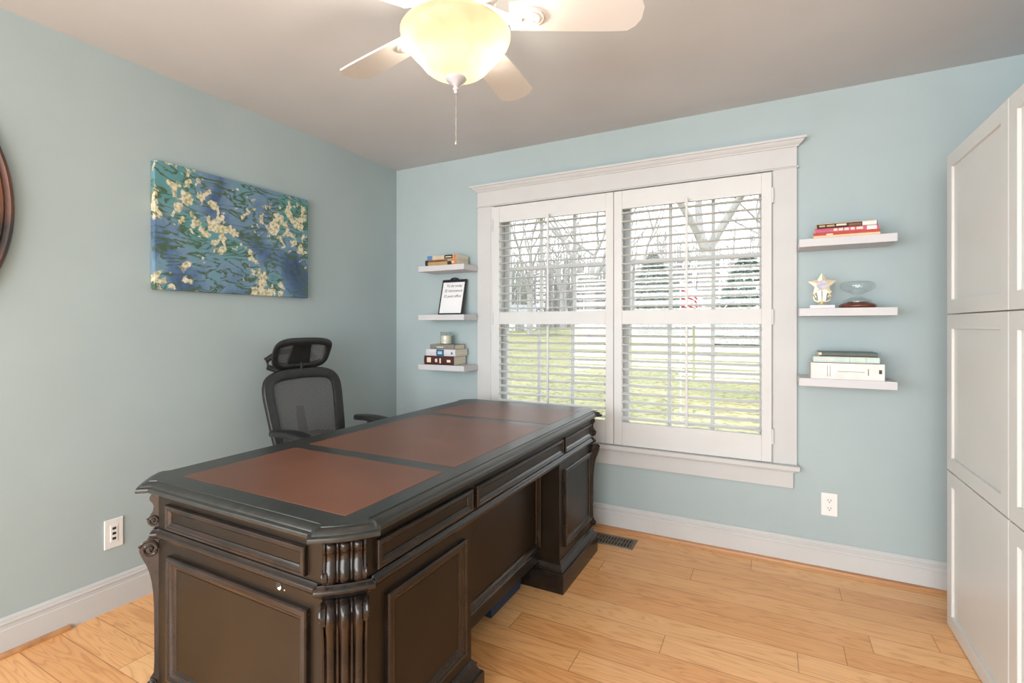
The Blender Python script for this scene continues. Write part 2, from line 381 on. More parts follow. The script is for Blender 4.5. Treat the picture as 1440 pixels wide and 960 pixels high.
# ------------------------------------------------------------------ wall art: plain generic abstract canvas in the same colours
m = mat('abstract_paint', rough=.55); M['art'] = m
tc = nd(m, 'ShaderNodeTexCoord')
n1 = nd(m, 'ShaderNodeTexNoise', Scale=3.2, Detail=5, Distortion=.6); ln(m, tc.outputs['Object'], n1.inputs['Vector'])
c_bg = ramp(m, n1.outputs['Fac'], [(.30, (.03,.06,.15)), (.42, (.08,.15,.28)), (.52, (.16,.27,.38)), (.60, (.12,.29,.32)), (.72, (.04,.24,.22))])
mp = nd(m, 'ShaderNodeMapping'); mp.inputs['Scale'].default_value = (1, 1, 3); mp.inputs['Rotation'].default_value = (.7, 0, 0); ln(m, tc.outputs['Object'], mp.inputs[0])
n2 = nd(m, 'ShaderNodeTexNoise', Scale=5, Detail=5, Distortion=1.5); ln(m, mp.outputs[0], n2.inputs['Vector'])
s1 = ramp(m, n2.outputs['Fac'], [(.45, (0,0,0)), (.49, (1,1,1)), (.51, (1,1,1)), (.55, (0,0,0))])
mx = nd(m, 'ShaderNodeMix', data_type='RGBA'); ln(m, s1, mx.inputs[0]); ln(m, c_bg, mx.inputs[6]); mx.inputs[7].default_value = (.06,.11,.055,1)
n4 = nd(m, 'ShaderNodeTexNoise', Scale=22, Detail=3, Distortion=.4); ln(m, tc.outputs['Object'], n4.inputs['Vector'])
n5 = nd(m, 'ShaderNodeTexNoise', Scale=4.2, Detail=2); ln(m, tc.outputs['Object'], n5.inputs['Vector'])
ml = nd(m, 'ShaderNodeMath', operation='MULTIPLY'); ln(m, n4.outputs['Fac'], ml.inputs[0]); ln(m, n5.outputs['Fac'], ml.inputs[1])
s2 = ramp(m, ml.outputs[0], [(.300, (0,0,0)), (.325, (1,1,1))])
n6 = nd(m, 'ShaderNodeTexNoise', Scale=60, Detail=2); ln(m, tc.outputs['Object'], n6.inputs['Vector'])
dab = ramp(m, n6.outputs['Fac'], [(.35, (.36,.33,.16)), (.5, (.62,.58,.40)), (.65, (.74,.70,.56))])
mx2 = nd(m, 'ShaderNodeMix', data_type='RGBA'); ln(m, s2, mx2.inputs[0]); ln(m, mx.outputs[2], mx2.inputs[6]); ln(m, dab, mx2.inputs[7])
ln(m, mx2.outputs[2], psd(m).inputs['Base Color'])
bp = nd(m, 'ShaderNodeBump', Strength=.3, Distance=.002); ln(m, n4.outputs['Fac'], bp.inputs['Height']); ln(m, bp.outputs[0], psd(m).inputs['Normal'])
t = thing('wall_canvas', 'blue and cream abstract canvas print on the left wall', 'picture', (XL, 1.692, 1.715))
MB().box(.003, .036, -.430, .430, -.302, .302, .003).build('canvas', M['art'], t)
MB().box(0, .02, -.40, .40, -.28, .28).build('stretcher_frame', M['oak_trim'], t)

# mirror cut by the left edge of the photo
t = thing('wall_mirror', 'large rounded dark bronze framed mirror cut off at the left edge of the photo', 'mirror', (XL, .545, 1.685))
prof = [(0,.0),(0,.016),(.006,.024),(.014,.027),(.022,.022),(.028,.020),(.036,.030),(.046,.028),(.054,.016),(.054,.0)]
rows = []
for ins, h in prof:
    rows.append([(h+.004, (.244-ins)*math.cos(2*PI*k/64), (.42-ins)*math.sin(2*PI*k/64)) for k in range(64)])
MB().grid(rows, closed_u=True).build('mirror_frame', M['bronze'], t, 40)
MB().prism([(.20*math.cos(2*PI*k/64), .376*math.sin(2*PI*k/64)) for k in range(64)], lambda u, v, w: (w, u, v), .006, .012).build('mirror_glass', M['mirror'], t)

# ------------------------------------------------------------------ wardrobe cabinets on the right
def cabinet(y1, label):
    y0 = y1-.604; t = thing('storage_cabinet', label, 'cabinet', (.65, y0, 0), 0)
    MB().box(.022, .60, .001, .603, 0, 1.95, .002).build('carcass', M['cab'], t)
    for za, zb in ((.004, .6435), (.6475, 1.2885), (1.2925, 1.948)):
        mb = MB(); w = .600
        mb.frame((0.0, .602, za), (0,-1,0), (0,0,1), (-1,0,0), w, zb-za, [(0,-.018),(0,-.0015),(.0015,0),(.056,0),(.0575,-.0015),(.058,-.009),(.3,-.009)])
        mb.box(.0095, .019, .002, .602, za, zb)
        mb.build('door', M['cab'], t)
    return t
cabinet(2.668, 'tall white paneled cabinet at the right, nearest the window wall')
cabinet(2.062, 'white paneled cabinet cut off at the right edge of the photo')

# ------------------------------------------------------------------ executive desk
desk = thing('executive_desk', 'large dark espresso executive desk with brown leather inset top', 'desk', (-1.30, 1.78, 0))
def dp(mb, name, mt, parent=desk, smooth=None):
    o = mb.build(name, mt, None, smooth); o.parent = parent
    if parent == desk: o.matrix_parent_inverse = Matrix.Translation(-Vector(desk.location))
    return o
X0, X1, Y0, Y1, CH = -1.735, -.881, .84, 2.70, .073       # carcass plan
def eared(x0, x1, y0, y1, ch, ear=.012, cove=.022, n=5):
    """CCW outline with cut corners whose cut faces stand out a little past the straight sides"""
    pts = []
    def corner(px, py, dx, dy, ex, ey):
        # arriving along (dx,dy) to the cut; leaving along (ex,ey)
        a = Vector((px, py)) - Vector((dx, dy))*ch; b_ = Vector((px, py)) + Vector((ex, ey))*ch
        na = Vector((dy, -dx)); nb = Vector((ey, -ex))
        for k in range(n+1):
            q = k/n; pts.append(tuple(a - Vector((dx, dy))*cove*(1-q) + na*ear*(1-math.cos(q*PI/2))))
        e1 = a + na*ear; e2 = b_ + nb*ear; out = (na+nb).normalized()
        for k in range(1, 6):
            q = k/6; pts.append(tuple(e1.lerp(e2, q) + out*.005*math.sin(PI*q)))
        for k in range(n+1):
            q = 1-k/n; pts.append(tuple(b_ + Vector((ex, ey))*cove*(1-q) + nb*ear*(1-math.cos(q*PI/2))))
    corner(x1, y0, 1, 0, 0, 1); corner(x1, y1, 0, 1, -1, 0); corner(x0, y1, -1, 0, 0, -1); corner(x0, y0, 0, -1, 1, 0)
    return pts
def cut(x0, x1, y0, y1, c00, c10, c11, c01):
    p = []
    p += [(x0+c00, y0)] if c00 else [(x0, y0)]
    p += [(x1-c10, y0), (x1, y0+c10)] if c10 else [(x1, y0)]
    p += [(x1, y1-c11), (x1-c11, y1)] if c11 else [(x1, y1)]
    p += [(x0+c01, y1), (x0, y1-c01)] if c01 else [(x0, y1)]
    if c00: p += [(x0, y0+c00)]
    return p
# top
ol = eared(X0, X1, Y0, Y1, .056)
tp = [(-.02,.737),(.006,.737),(.010,.739),(.022,.741),(.030,.742),(.035,.744),(.0365,.748),(.035,.7545),(.031,.7565),(.028,.757),(.0265,.7577),(.0245,.7625),(.019,.7667),(.011,.7687),(.0055,.7692),(.005,.7715),(.003,.772),(0,.772)]
mb = MB(); ring(mb, ol, tp, True, True); top = dp(mb, 'tabletop', M['desktop'], desk, 38)
for ya, yb in ((.895, 1.308), (1.372, 2.108), (2.172, 2.585)):
    xa, xb = -1.633, -.934
    mb = MB().box(xa, xb, ya, yb, .7714, .7728, .0006, 1); dp(mb, 'leather_inset', M['leather'], top)
# upper body (drawer band)
mb = MB(); ring(mb, cut(X0, X1, Y0, Y1, CH, CH, CH, CH), [(0,.60),(0,.739)], True, True); dp(mb, 'drawer_band', M['espresso'])
wa = eared(X0, X1, Y0, Y1, CH, .008, .016)
mb = MB(); ring(mb, wa, [(-.03,.592),(.002,.592),(.004,.598),(.010,.600),(.015,.605),(.016,.612),(.013,.617),(.008,.619),(.005,.625),(-.03,.626)], False, False)
dp(mb, 'waist_moulding', M['mould'], desk, 50)
dprof = [(0,0),(0,.010),(.002,.013),(.007,.014),(.010,.011),(.014,.0115),(.018,.008),(.023,.006),(.025,.002),(.2,.002)]
def dframe(o, u, v, n, w, h, name, prof, parent=desk):
    pr = [(min(a, min(w, h)/2-.001), b_) for a, b_ in prof]
    mb = MB(); mb.frame(o, u, v, n, w, h, pr); return dp(mb, name, M['mould'], parent, 30)
def panel(o, u, v, n, w, h, parent):
    o, u, v, n = map(Vector, (o, u, v, n)); p = [o, o+u*w, o+u*w+v*h, o+v*h]
    mb = MB(); mb.grid([[q+n*.0 for q in p], [q+n*.0035 for q in p]], closed_u=True, cap=True); return dp(mb, 'center_panel', M['espresso'], parent)
ZD0, ZD1 = .634, .708
def drawer(o, u, n, w):
    f = dframe(o, u, (0,0,1), n, w, ZD1-ZD0, 'drawer_front', dprof)
    o2 = Vector(o)+Vector(u)*.024+Vector((0,0,.024)); panel(o2, u, (0,0,1), n, w-.048, ZD1-ZD0-.048, f)
for ya, yb in ((.940, 1.385), (1.412, 2.186), (2.213, 2.602)): drawer((X1, ya, ZD0), (0,1,0), (1,0,0), yb-ya)
drawer((-1.606, Y0, ZD0), (1,0,0), (0,-1,0), .602)
drawer((-.990, Y1, ZD0), (-1,0,0), (0,1,0), .602)
for ya, yb in ((.940, 1.385), (1.412, 2.186), (2.213, 2.602)): drawer((X0, yb, ZD0), (0,-1,0), (-1,0,0), yb-ya)
# pedestals
pprof = [(0,0),(0,.012),(.003,.016),(.009,.017),(.013,.013),(.018,.0135),(.024,.009),(.030,.008),(.034,.004),(.037,.002),(.04,.002)]
PZ0, PZ1 = .185, .556
plinth_prof = [(0,0),(.032,0),(.032,.088),(.030,.092),(.024,.094),(.020,.100),(.014,.112),(.012,.118),(.015,.121),(.013,.126),(.008,.129),(.004,.135),(0,.137)]
def framed(o, u, n, w, h, parent):
    f = dframe(o, u, (0,0,1), n, w, h, 'panel_moulding', pprof, parent)
    panel(Vector(o)+Vector(u)*.036+Vector((0,0,.036)), u, (0,0,1), n, w-.072, h-.072, f)
for ya, yb, pl in ((Y0, 1.390, cut(X0, X1, Y0, 1.390, CH, CH, 0, 0)), (2.162, Y1, cut(X0, X1, 2.162, Y1, 0, 0, CH, CH))):
    mb = MB(); ring(mb, pl, [(0,.1),(0,.596)], True, True); ped = dp(mb, 'pedestal', M['espresso'])
    mb = MB(); ring(mb, pl, plinth_prof, True, True); dp(mb, 'plinth', M['mould'], ped, 35)
    near = ya == Y0
    fa, fb = (.975, 1.345) if near else (2.212, 2.600)
    h = PZ1-PZ0
    framed((X1, fa, PZ0), (0,1,0), (1,0,0), fb-fa, h, ped); framed((X0, fb, PZ0), (0,-1,0), (-1,0,0), fb-fa, h, ped)
    if near: framed((-1.597, Y0, PZ0), (1,0,0), (0,-1,0), .602, h, ped)
    else: framed((-.995, Y1, PZ0), (-1,0,0), (0,1,0), .602, h, ped)
# modesty panel between the pedestals
xm = -.985
mb = MB().box(xm-.022, xm, 1.385, 2.167, .118, .60); mp_ = dp(mb, 'modesty_panel', M['espresso'])
f = dframe((xm, 1.395, .178), (0,1,0), (0,0,1), (1,0,0), .757, .410, 'panel_moulding', pprof, mp_)
# carved corner pilasters: three reeds rolled into scrolls
def pilaster(cx, cy, ang):
    """cx,cy = centre of the cut corner face, ang = outward direction"""
    out = Vector((math.cos(ang), math.sin(ang), 0)); side = Vector((-out.y, out.x, 0)); base = Vector((cx, cy, 0))
    def reeds(mb, prof, wd, xs, scale=1):
        for x in xs:
            rows = []
            for d, z, ww in prof:
                r = []
                for k in range(9):
                    th = PI*k/8; r.append(base + side*(x + wd*ww*math.cos(th)) + out*(.001+d*scale*math.sin(th)**.6 if 0 < k < 8 else -.002) + Vector((0,0,z)))
                rows.append(r)
            mb.grid(rows)
    low = [(.004,.590,.9),(.030,.588,1),(.045,.578,1.12),(.052,.562,1.18),(.050,.545,1.18),(.042,.528,1.12),(.033,.510,1.0),(.026,.490,.92),(.020,.462,.86),(.016,.43,.82),(.0135,.38,.80),(.0125,.30,.80),(.0125,.22,.82),(.014,.185,.86),(.020,.172,.95),(.028,.160,1.05),(.030,.148,1.05),(.024,.138,1.0),(.004,.134,.9)]
    upp = [(.004,.7160,.8),(.022,.714,.95),(.027,.706,1.0),(.026,.698,.95),(.018,.690,.85),(.0145,.682,.85),(.017,.671,.98),(.025,.659,1.12),(.029,.648,1.12),(.028,.638,1.05),(.022,.630,.95),(.004,.6265,.8)]
    upp = [(d, .6265+(z-.6265)*1.165, w) for d, z, w in upp]
    mb = MB(); reeds(mb, low, .0135, (-.033, 0, .033)); reeds(mb, low, .006, (-.0165, .0165), .78)
    reeds(mb, upp, .0135, (-.032, 0, .032)); reeds(mb, upp, .006, (-.016, .016), .75)
    o = dp(mb, 'corner_pilaster', M['mould'], desk, 60)
    # scroll cheeks on both sides
    mb = MB()
    for sg in (-1, 1):
        for prof, wx in ((low, .0525), (upp, .0500)):
            pts = [(d*.94, z) for d, z, w in prof]; pts = [(-.004, prof[0][1])] + pts + [(-.004, prof[-1][1])]
            a, b_ = sorted((sg*(wx-.006), sg*(wx-.001)))
            mb.prism(pts, lambda u, v, w: tuple(base + side*w + out*u + Vector((0,0,v))), a, b_)
        for c, r0, wx in (((.024,.562), .0275, .0525), ((.015,.6475), .0165, .0500), ((.016,.152), .0135, .0525)):
            path = []
            for k in range(30):
                q = k/29; r = r0*(1-.80*q); th = PI*.1 + sg*0 + q*2*PI*1.6
                path.append(base + side*sg*wx + out*(c[0]+r*math.cos(th)) + Vector((0,0,c[1]+r*math.sin(th))))
            mb.tube(path, [r0*.17]*29+[r0*.26], 6)
            disc = [(c[0]+r0*.98*math.cos(2*PI*k/24), c[1]+r0*.98*math.sin(2*PI*k/24)) for k in range(24)]
            a, b_ = sorted((sg*(wx-.010), sg*wx))
            mb.prism(disc, lambda u, v, w: tuple(base + side*w + out*u + Vector((0,0,v))), a, b_)
    dp(mb, 'scroll', M['mould'], o, 40)
q = CH/2
pilaster(X1-q, Y0+q, R(-45)); pilaster(X1-q, Y1-q, R(45)); pilaster(X0+q, Y1-q, R(135)); pilaster(X0+q, Y0+q, R(-135))
# chipped hole in the end rail
random.seed(4)
pts = [(-1.109 + .012*(1+.25*random.uniform(-1,1))*math.cos(2*PI*k/14), .583+.011*(1+.3*random.uniform(-1,1))*math.sin(2*PI*k/14)) for k in range(14)]
hole = dp(MB().prism(pts, lambda u, v, w: (u, w, v), Y0-.0012, Y0+.001), 'chipped_hole', M['slot'])
mb = MB().prism([(-1.113,.575),(-1.104,.573),(-1.099,.579),(-1.101,.585),(-1.106,.580),(-1.111,.579)], lambda u, v, w: (u, w, v), Y0-.0025, Y0-.001)
mb.prism([(-1.090,.577),(-1.086,.575),(-1.087,.579)], lambda u, v, w: (u, w, v), Y0-.0018, Y0+.001)
dp(mb, 'bare_wood', M['paper'], hole)

# navy box under the desk
t = thing('storage_box', 'navy blue fabric box on the floor under the desk', 'box', (-1.20, 1.95, 0))
mb = MB(); rr_ = [(-.15,-.135),(.15,-.135),(.15,.135),(-.15,.135)]
ring(mb, rr_, [(-.03,.0),(0,.004),(.003,.02),(.004,.25),(0,.252),(-.004,.25),(-.006,.012)], True, True)
mb.build('box_body', M['navy'], t)
MB().box(-.157, .157, -.142, .142, .235, .262, .004).build('lid', M['navy'], t)

# ------------------------------------------------------------------ office chair
m = bpy.data.materials.new('chair_mesh'); m.use_nodes = True; M['mesh'] = m
p_ = psd(m); p_.inputs['Base Color'].default_value = (.10,.10,.10,1); p_.inputs['Roughness'].default_value = .7
tc = nd(m, 'ShaderNodeTexCoord'); mp = nd(m, 'ShaderNodeMapping'); mp.inputs['Rotation'].default_value = (.78,0,0); ln(m, tc.outputs['Object'], mp.inputs[0])
sx2 = nd(m, 'ShaderNodeSeparateXYZ'); ln(m, mp.outputs[0], sx2.inputs[0])
def mth2(op, a, b_=None):
    n = nd(m, 'ShaderNodeMath', operation=op)
    for i, q_ in enumerate((a, b_)):
        if q_ is None: continue
        if isinstance(q_, (int, float)): n.inputs[i].default_value = q_
        else: ln(m, q_, n.inputs[i])
    return n.outputs[0]
wv = mth2('MULTIPLY', mth2('SINE', mth2('MULTIPLY', sx2.outputs['Y'], 700)), mth2('SINE', mth2('MULTIPLY', sx2.outputs['Z'], 700)))
hl = mth2('GREATER_THAN', wv, .62)
tr = nd(m, 'ShaderNodeBsdfTransparent'); mxs = nd(m, 'ShaderNodeMixShader')
ln(m, hl, mxs.inputs[0]); ln(m, p_.outputs[0], mxs.inputs[1]); ln(m, tr.outputs[0], mxs.inputs[2]); ln(m, mxs.outputs[0], m.node_tree.nodes['Material Output'].inputs[0])

chair = thing('office_chair', 'black mesh office chair with headrest tucked behind the desk', 'chair', (-2.105, 1.945, 0), R(-4))
def sup(a, b_, n, k, N):
    th = 2*PI*k/N; c, s = math.cos(th), math.sin(th)
    return a*math.copysign(abs(c)**(2/n), c), b_*math.copysign(abs(s)**(2/n), s)
def ringsweep(mb, path, nrm, section):
    """closed path of points; nrm(i) normal; section = [(in-plane outwards, normal)]"""
    N = len(path); rows = []
    for i in range(N):
        p = Vector(path[i]); tn = (Vector(path[(i+1) % N])-Vector(path[i-1])).normalized(); n = nrm(i).normalized(); o = tn.cross(n).normalized()
        rows.append([p + o*a + n*b_ for a, b_ in section])
    mb.grid(rows, closed_u=True, closed_v=True)
def back_pt(s, z):       # chair local: facing +x, y across, backrest plane
    return (-.215 - .24*(z-.62) + .15*s*s*4*.25, s, z)
zc, hb = .745, .232
def halfw(z): return .218 + .040*(z-(zc-hb))/(2*hb)
path = []
N = 64
for k in range(N):
    u, v = sup(1, 1, 5.0, k, N); z = zc + hb*v + .018*(1-u*u)*(1 if v > 0 else 0); path.append(back_pt(u*halfw(z), z))
nb = lambda i: Vector((1, 0, .24))
mb = MB(); ringsweep(mb, path, nb, [(.004,-.012),(.006,.004),(0,.012),(-.044,.010),(-.054,.004),(-.054,-.006),(-.044,-.012)])
bf = mb.build('backrest_frame', M['black'], chair, 45)
rows = []
for i in range(17):
    v = -1+2*i/16; z0_ = zc+hb*.93*v; hw = halfw(z0_)*(1-abs(v)**7*.10)*.95
    rows.append([Vector(back_pt(hw*(-1+2*j/16), z0_ + .016*(1-(-1+2*j/16)**2)*(1 if v > .9 else 0)))+Vector((-.004,0,0)) for j in range(17)])
MB().grid(rows).build('backrest_mesh', M['mesh'], chair, True)
mb = MB(); mb.tube([(-.10,0,.43),(-.20,0,.47),(-.262,0,.56),(-.285,0,.66),(-.315,0,.78)], [.03,.03,.028,.026,.02], 10)
mb.tube([(-.23,-.19,.60),(-.275,-.08,.62),(-.275,.08,.62),(-.23,.19,.60)], .014, 8)
mb.build('back_support', M['black'], chair, 45)
# headrest
def hr_pt(s, v): return (-.315 + .9*s*s + .030*v + .30*max(0, v)**2*.1, s, 1.082 + .093*v)
path = []
for k in range(48):
    u, v = sup(1, 1, 3.6, k, 48); path.append(hr_pt(u*.178*(1+.04*v), v*.92))
mb = MB(); ringsweep(mb, path, lambda i: Vector((1, -2*.9*path[i][1]*1.0, -.25)), [(.006,-.008),(.008,.002),(0,.010),(-.022,.011),(-.034,.003),(-.034,-.007),(-.022,-.012)])
hr = mb.build('headrest', M['black'], chair, 45)
mb = MB(); rows = []
for i in range(13):
    v = -.88+1.76*i/12
    rows.append([Vector(hr_pt(s_*.055*(1.15-.25*v), v))+Vector((.006,0,0)) for s_ in [-1+2*j/8 for j in range(9)]])
vsF = rows; mb.grid(rows); mb.grid([[p-Vector((.016,0,0)) for p in r] for r in rows])
mb.build('center_band', M['black'], hr, True)
rows = [[Vector(hr_pt(s_*.158, -.82+1.64*i/10)) for s_ in [-1+2*j/16 for j in range(17)]] for i in range(11)]
MB().grid(rows).build('headrest_mesh', M['mesh'], hr, True)
mb = MB(); [mb.tube([(-.300,g*.035,.955),(-.350,g*.075,.975),(-.385,g*.15,1.01),(-.392,g*.155,1.05),(-.370,g*.10,1.09),(-.322,g*.04,1.10)], [.017]*6, 10) for g in (-1, 1)]
mb.tube([(-.296,0,.96),(-.300,0,1.03)], .008, 8)
mb.build('headrest_bracket', M['black'], hr, 45)
# armrests
for sg in (-1, 1):
    mb = MB(); y = sg*.272; rows = []
    for i in range(13):
        q_ = i/12; x = -.15+.30*q_; w = .046*(1-abs(2*q_-1)**5*.45)*(.86+.14*q_); zt = .705 + .012*math.sin(PI*q_) - .004*q_; th = .034
        yc = y - sg*.010*math.sin(PI*q_)
        rows.append([(x, yc+w*math.copysign(abs(math.cos(a))**.7, math.cos(a)), zt-th/2+th/2*math.copysign(abs(math.sin(a))**.7, math.sin(a))) for a in [2*PI*k/16 for k in range(16)]])
    ap = mb.grid(rows, closed_u=True, cap=True).build('armrest', M['black'], chair, 50)
    mb = MB().box(-.045, .025, y-.014, y+.014, .50, .685, .008).box(-.055, .035, y-.02, y+.02, .46, .60, .008)
    mb.tube([(-.01, y, .47), (-.01, y*.9, .425), (-.01, y*.55, .42)], .018, 8)
    mb.build('arm_post', M['black'], ap, 40)
# seat and base
mb = MB(); rows = []
for i in range(7):
    zz = (.425,.425,.435,.455,.470,.476,.478)[i]; kf = (.80,.94,1.0,1.0,.97,.90,.6)[i]
    rows.append([(.02+kf*u, kf*v, zz + .0*u) for u, v in [sup(.235, .245, 4, k, 40) for k in range(40)]])
mb.grid(rows, closed_u=True, cap=True).build('seat', M['black'], chair, 50)
mb = MB().box(-.11, .11, -.09, .09, .385, .427, .01); mb.build('seat_mechanism', M['black'], chair)
MB().lathe([(.028,.10),(.028,.27),(.022,.272),(.022,.39)], 0, 0, 20, True).build('gas_column', M['black'], chair, 40)
for k in range(5):
    a = R(36+72*k); c, s = math.cos(a), math.sin(a)
    lg = MB().tube([(.02*c,.02*s,.115),(.12*c,.12*s,.105),(.27*c,.27*s,.078)], [.030,.026,.018], 8).build('base_leg', M['black'], chair, 40)
    mb = MB()
    for e in (-.014, .014):
        mb.tube([(.275*c-s*(e-.008), .275*s+c*(e-.008), .028), (.275*c-s*(e+.008), .275*s+c*(e+.008), .028)], .028, 14)
    mb.tube([(.275*c,.275*s,.03),(.272*c,.272*s,.085)], .008, 8)
    mb.build('caster', M['black'], lg, 40)

# ------------------------------------------------------------------ floating shelves
def shelf(x0, x1, zt, label):
    t = MB().box(0, x1-x0, -.19, 0, -.038, 0, .002).build('floating_shelf', M['shelf'], None, None, (x0, YB, zt)); return tag(t, label, 'shelf')
LX0, LX1, RX0, RX1 = -2.207, -1.824, .122, .508
LZ = (1.660, 1.319, .971); RZ = (1.664, 1.328, .989)
shelf(LX0, LX1, LZ[0], 'white floating shelf holding paperbacks, topmost left of the window')
shelf(LX0, LX1, LZ[1], 'white floating shelf holding the clipboard, middle one left of the window')
shelf(LX0, LX1, LZ[2], 'white floating shelf under the candle, lowest left of the window')
shelf(RX0, RX1, RZ[0], 'white floating shelf under the red paperbacks, topmost right of the window')
shelf(RX0, RX1, RZ[1], 'white floating shelf with trophy and hourglass, middle one right of the window')
shelf(RX0, RX1, RZ[2], 'white floating shelf under the thick white book, lowest right of the window')

def book(x0, z, w, d, h, cover, label, group, yfront, marks=(), hard=True, rz=0):
    """lying book, spine towards the room (-y); marks = [(u0,u1,v0,v1,mat,name)] fractions of the spine"""
    t = thing('book', label, 'book', (x0+w/2, yfront+d/2, z), rz, group)
    tb = .0025 if hard else .0008; ov = .003 if hard else 0
    mb = MB(); mb.box(-w/2, w/2, -d/2, d/2, 0, tb); mb.box(-w/2, w/2, -d/2, d/2, h-tb, h)
    pts = [(-d/2, 0)] + [(-d/2-.004*math.sin(PI*k/8), h*k/8) for k in range(1, 8)] + [(-d/2, h), (-d/2+tb, h), (-d/2+tb, 0)]
    mb.prism(pts, lambda u, v, w_: (w_, u, v), -w/2, w/2)
    cv_ = mb.build('cover', cover, t)
    MB().box(-w/2+ov, w/2-ov, -d/2+tb, d/2-ov, tb, h-tb).build('pages', M['paper'], t)
    for u0, u1, v0, v1, mt, nm in marks:
        rows = []
        for k in range(5):
            v = v0+(v1-v0)*k/4; y = -d/2-.004*math.sin(PI*v)-.0006
            rows.append([(-w/2+w*u0, y, h*v), (-w/2+w*u1, y, h*v)])
        mb = MB(); mb.grid(rows); mb.grid([[(a, b_+.0008, c) for a, b_, c in r] for r in rows]); mb.build(nm, mt, cv_)
    return t
def cm(name, c1, c2=None, rough=.5): return noisy(mat(name, rough=rough), c1, c2 or tuple(x*1.15 for x in c1), 20)
tan = cm('tan_cover', (.42,.28,.12)); brown = cm('brown_cover', (.16,.07,.03)); beige = cm('beige_cover', (.55,.47,.34)); blue = cm('blue_print', (.10,.22,.45))
black = cm('black_cover', (.02,.018,.018)); orange = cm('orange_print', (.55,.20,.08)); maroon = cm('maroon_cover', (.055,.012,.012)); cream = cm('cream_print', (.72,.62,.45))
whitec = cm('white_cover', (.66,.65,.63)); lav = cm('pale_cover', (.60,.59,.62)); teal = cm('dark_teal_print', (.02,.10,.17)); sky = cm('pale_blue_print', (.35,.55,.78)); grey = cm('grey_cover', (.20,.19,.17))
pink = cm('pink_cover', (.48,.10,.17)); red = cm('red_cover', (.45,.08,.05)); peach = cm('peach_cover', (.75,.50,.33)); mint = cm('mint_cover', (.50,.62,.58)); dteal = cm('slate_cover', (.08,.12,.12))
G1 = 'books lying on the shelves beside the window'
yf = YB-.175
# left top shelf: two paperbacks
book(-2.155, LZ[0], .262, .150, .040, tan, 'thick tan paperback under the blue and beige one on top left shelf', G1, yf,
     [(0,.09,0,1,black,'spine_end'),(.09,.72,.62,.98,brown,'spine_band'),(.72,.85,.05,.62,black,'spine_label'),(.86,.99,.05,.95,orange,'spine_label'),(.86,.93,.3,.6,cream,'lettering')], False)
book(-2.140, LZ[0]+.0402, .250, .140, .030, beige, 'blue, beige and black paperback on top of the top left shelf stack', G1, yf+.004,
     [(0,.17,.02,.98,blue,'spine_end'),(.58,.86,.10,.98,black,'spine_label'),(.62,.82,.40,.62,cream,'lettering'),(.88,.99,.05,.95,orange,'spine_end')], False)
# left bottom shelf
book(-2.165, LZ[2], .250, .155, .062, maroon, 'maroon hardback, bottom of the stack under the candle', G1, yf,
     [(.10,.24,.25,.8,cream,'lettering'),(.38,.46,.3,.68,cream,'lettering'),(.53,.58,.2,.75,cream,'lettering'),(.78,.90,.32,.6,cream,'lettering')])
book(-2.152, LZ[2]+.0622, .248, .150, .045, lav, 'white paperback with dark blue spine patch, middle of the stack under the candle', G1, yf+.004,
     [(.36,.62,.02,.98,teal,'spine_label'),(.41,.56,.25,.7,sky,'lettering'),(.86,.91,.3,.6,teal,'emblem')], False)
book(-2.125, LZ[2]+.1074, .205, .130, .034, grey, 'small grey book directly under the candle', G1, yf+.016,
     [(.28,.55,.35,.55,cream,'lettering')])
# candle
t = thing('jar_candle', 'cream candle in a clear glass jar on the book stack', 'candle', (-2.035, yf+.08, LZ[2]+.1416))
MB().lathe([(.0,.0),(.038,.0),(.041,.004),(.041,.085),(.0395,.0865),(.038,.085),(.038,.004),(.0,.003)], 0, 0, 32).build('glass_jar', M['jar'], t, 50)
MB().lathe([(0,.0045),(.037,.0045),(.037,.060),(.034,.062),(0,.061)], 0, 0, 32).build('wax', M['wax'], t, 50)
MB().tube([(0,0,.060),(.001,0,.070),(.003,0,.076)], .0012, 6).build('wick', M['ink'], t)
# clipboard leaning on the wall
t = thing('clipboard', 'black framed clipboard with handwritten to do list leaning on the wall', 'clipboard', (-2.010, YB-.085, LZ[1]))
lean = bpy.data.objects.new('board', None)
ME = Matrix.Rotation(R(-14), 4, 'X')
def cb(mb, name, mt, parent=None, smooth=None):
    bmesh.ops.transform(mb.b, matrix=ME, verts=mb.b.verts); return mb.build(name, mt, parent or t, smooth)
bw, bh = .104, .262
board = cb(MB().box(-bw, bw, -.004, .004, 0, bh, .003), 'board', M['black'])
cb(MB().box(-bw+.013, bw-.013, -.0050, -.0038, .012, bh-.022), 'paper', M['white_paper'])
cb(MB().box(-.035, .035, -.010, -.003, bh-.016, bh+.002, .002).tube([(-.03,-.008,bh+.003),(0,-.010,bh+.010),(.03,-.008,bh+.003)], .004, 8), 'clip', M['black'], board)
def text(body, size, shear=.25):
    cu = bpy.data.curves.new('t', 'FONT'); cu.body = body; cu.size = size; cu.shear = shear; cu.extrude = .0002; cu.offset = 0
    o = bpy.data.objects.new('t', cu); C.objects.link(o); dg = bpy.context.evaluated_depsgraph_get(); me = bpy.data.meshes.new_from_object(o.evaluated_get(dg)); bpy.data.objects.remove(o)
    return me
for body, x, z in (('To do today', -.062, .205), ('homework', -.040, .168), ('post office', -.040, .128)):
    me = text(body, .027); b_ = MB(); b_.b.from_mesh(me)
    bmesh.ops.transform(b_.b, matrix=Matrix.Translation((x, -.0054, z)) @ Matrix.Rotation(R(90), 4, 'X'), verts=b_.b.verts)
    if x > -.05: b_.frame((-.068, -.0054, z), (1,0,0), (0,0,1), (0,-1,0), .018, .018, [(0,0),(0,.0004),(.003,.0004),(.003,0)])
    cb(b_, 'handwriting', M['ink'])
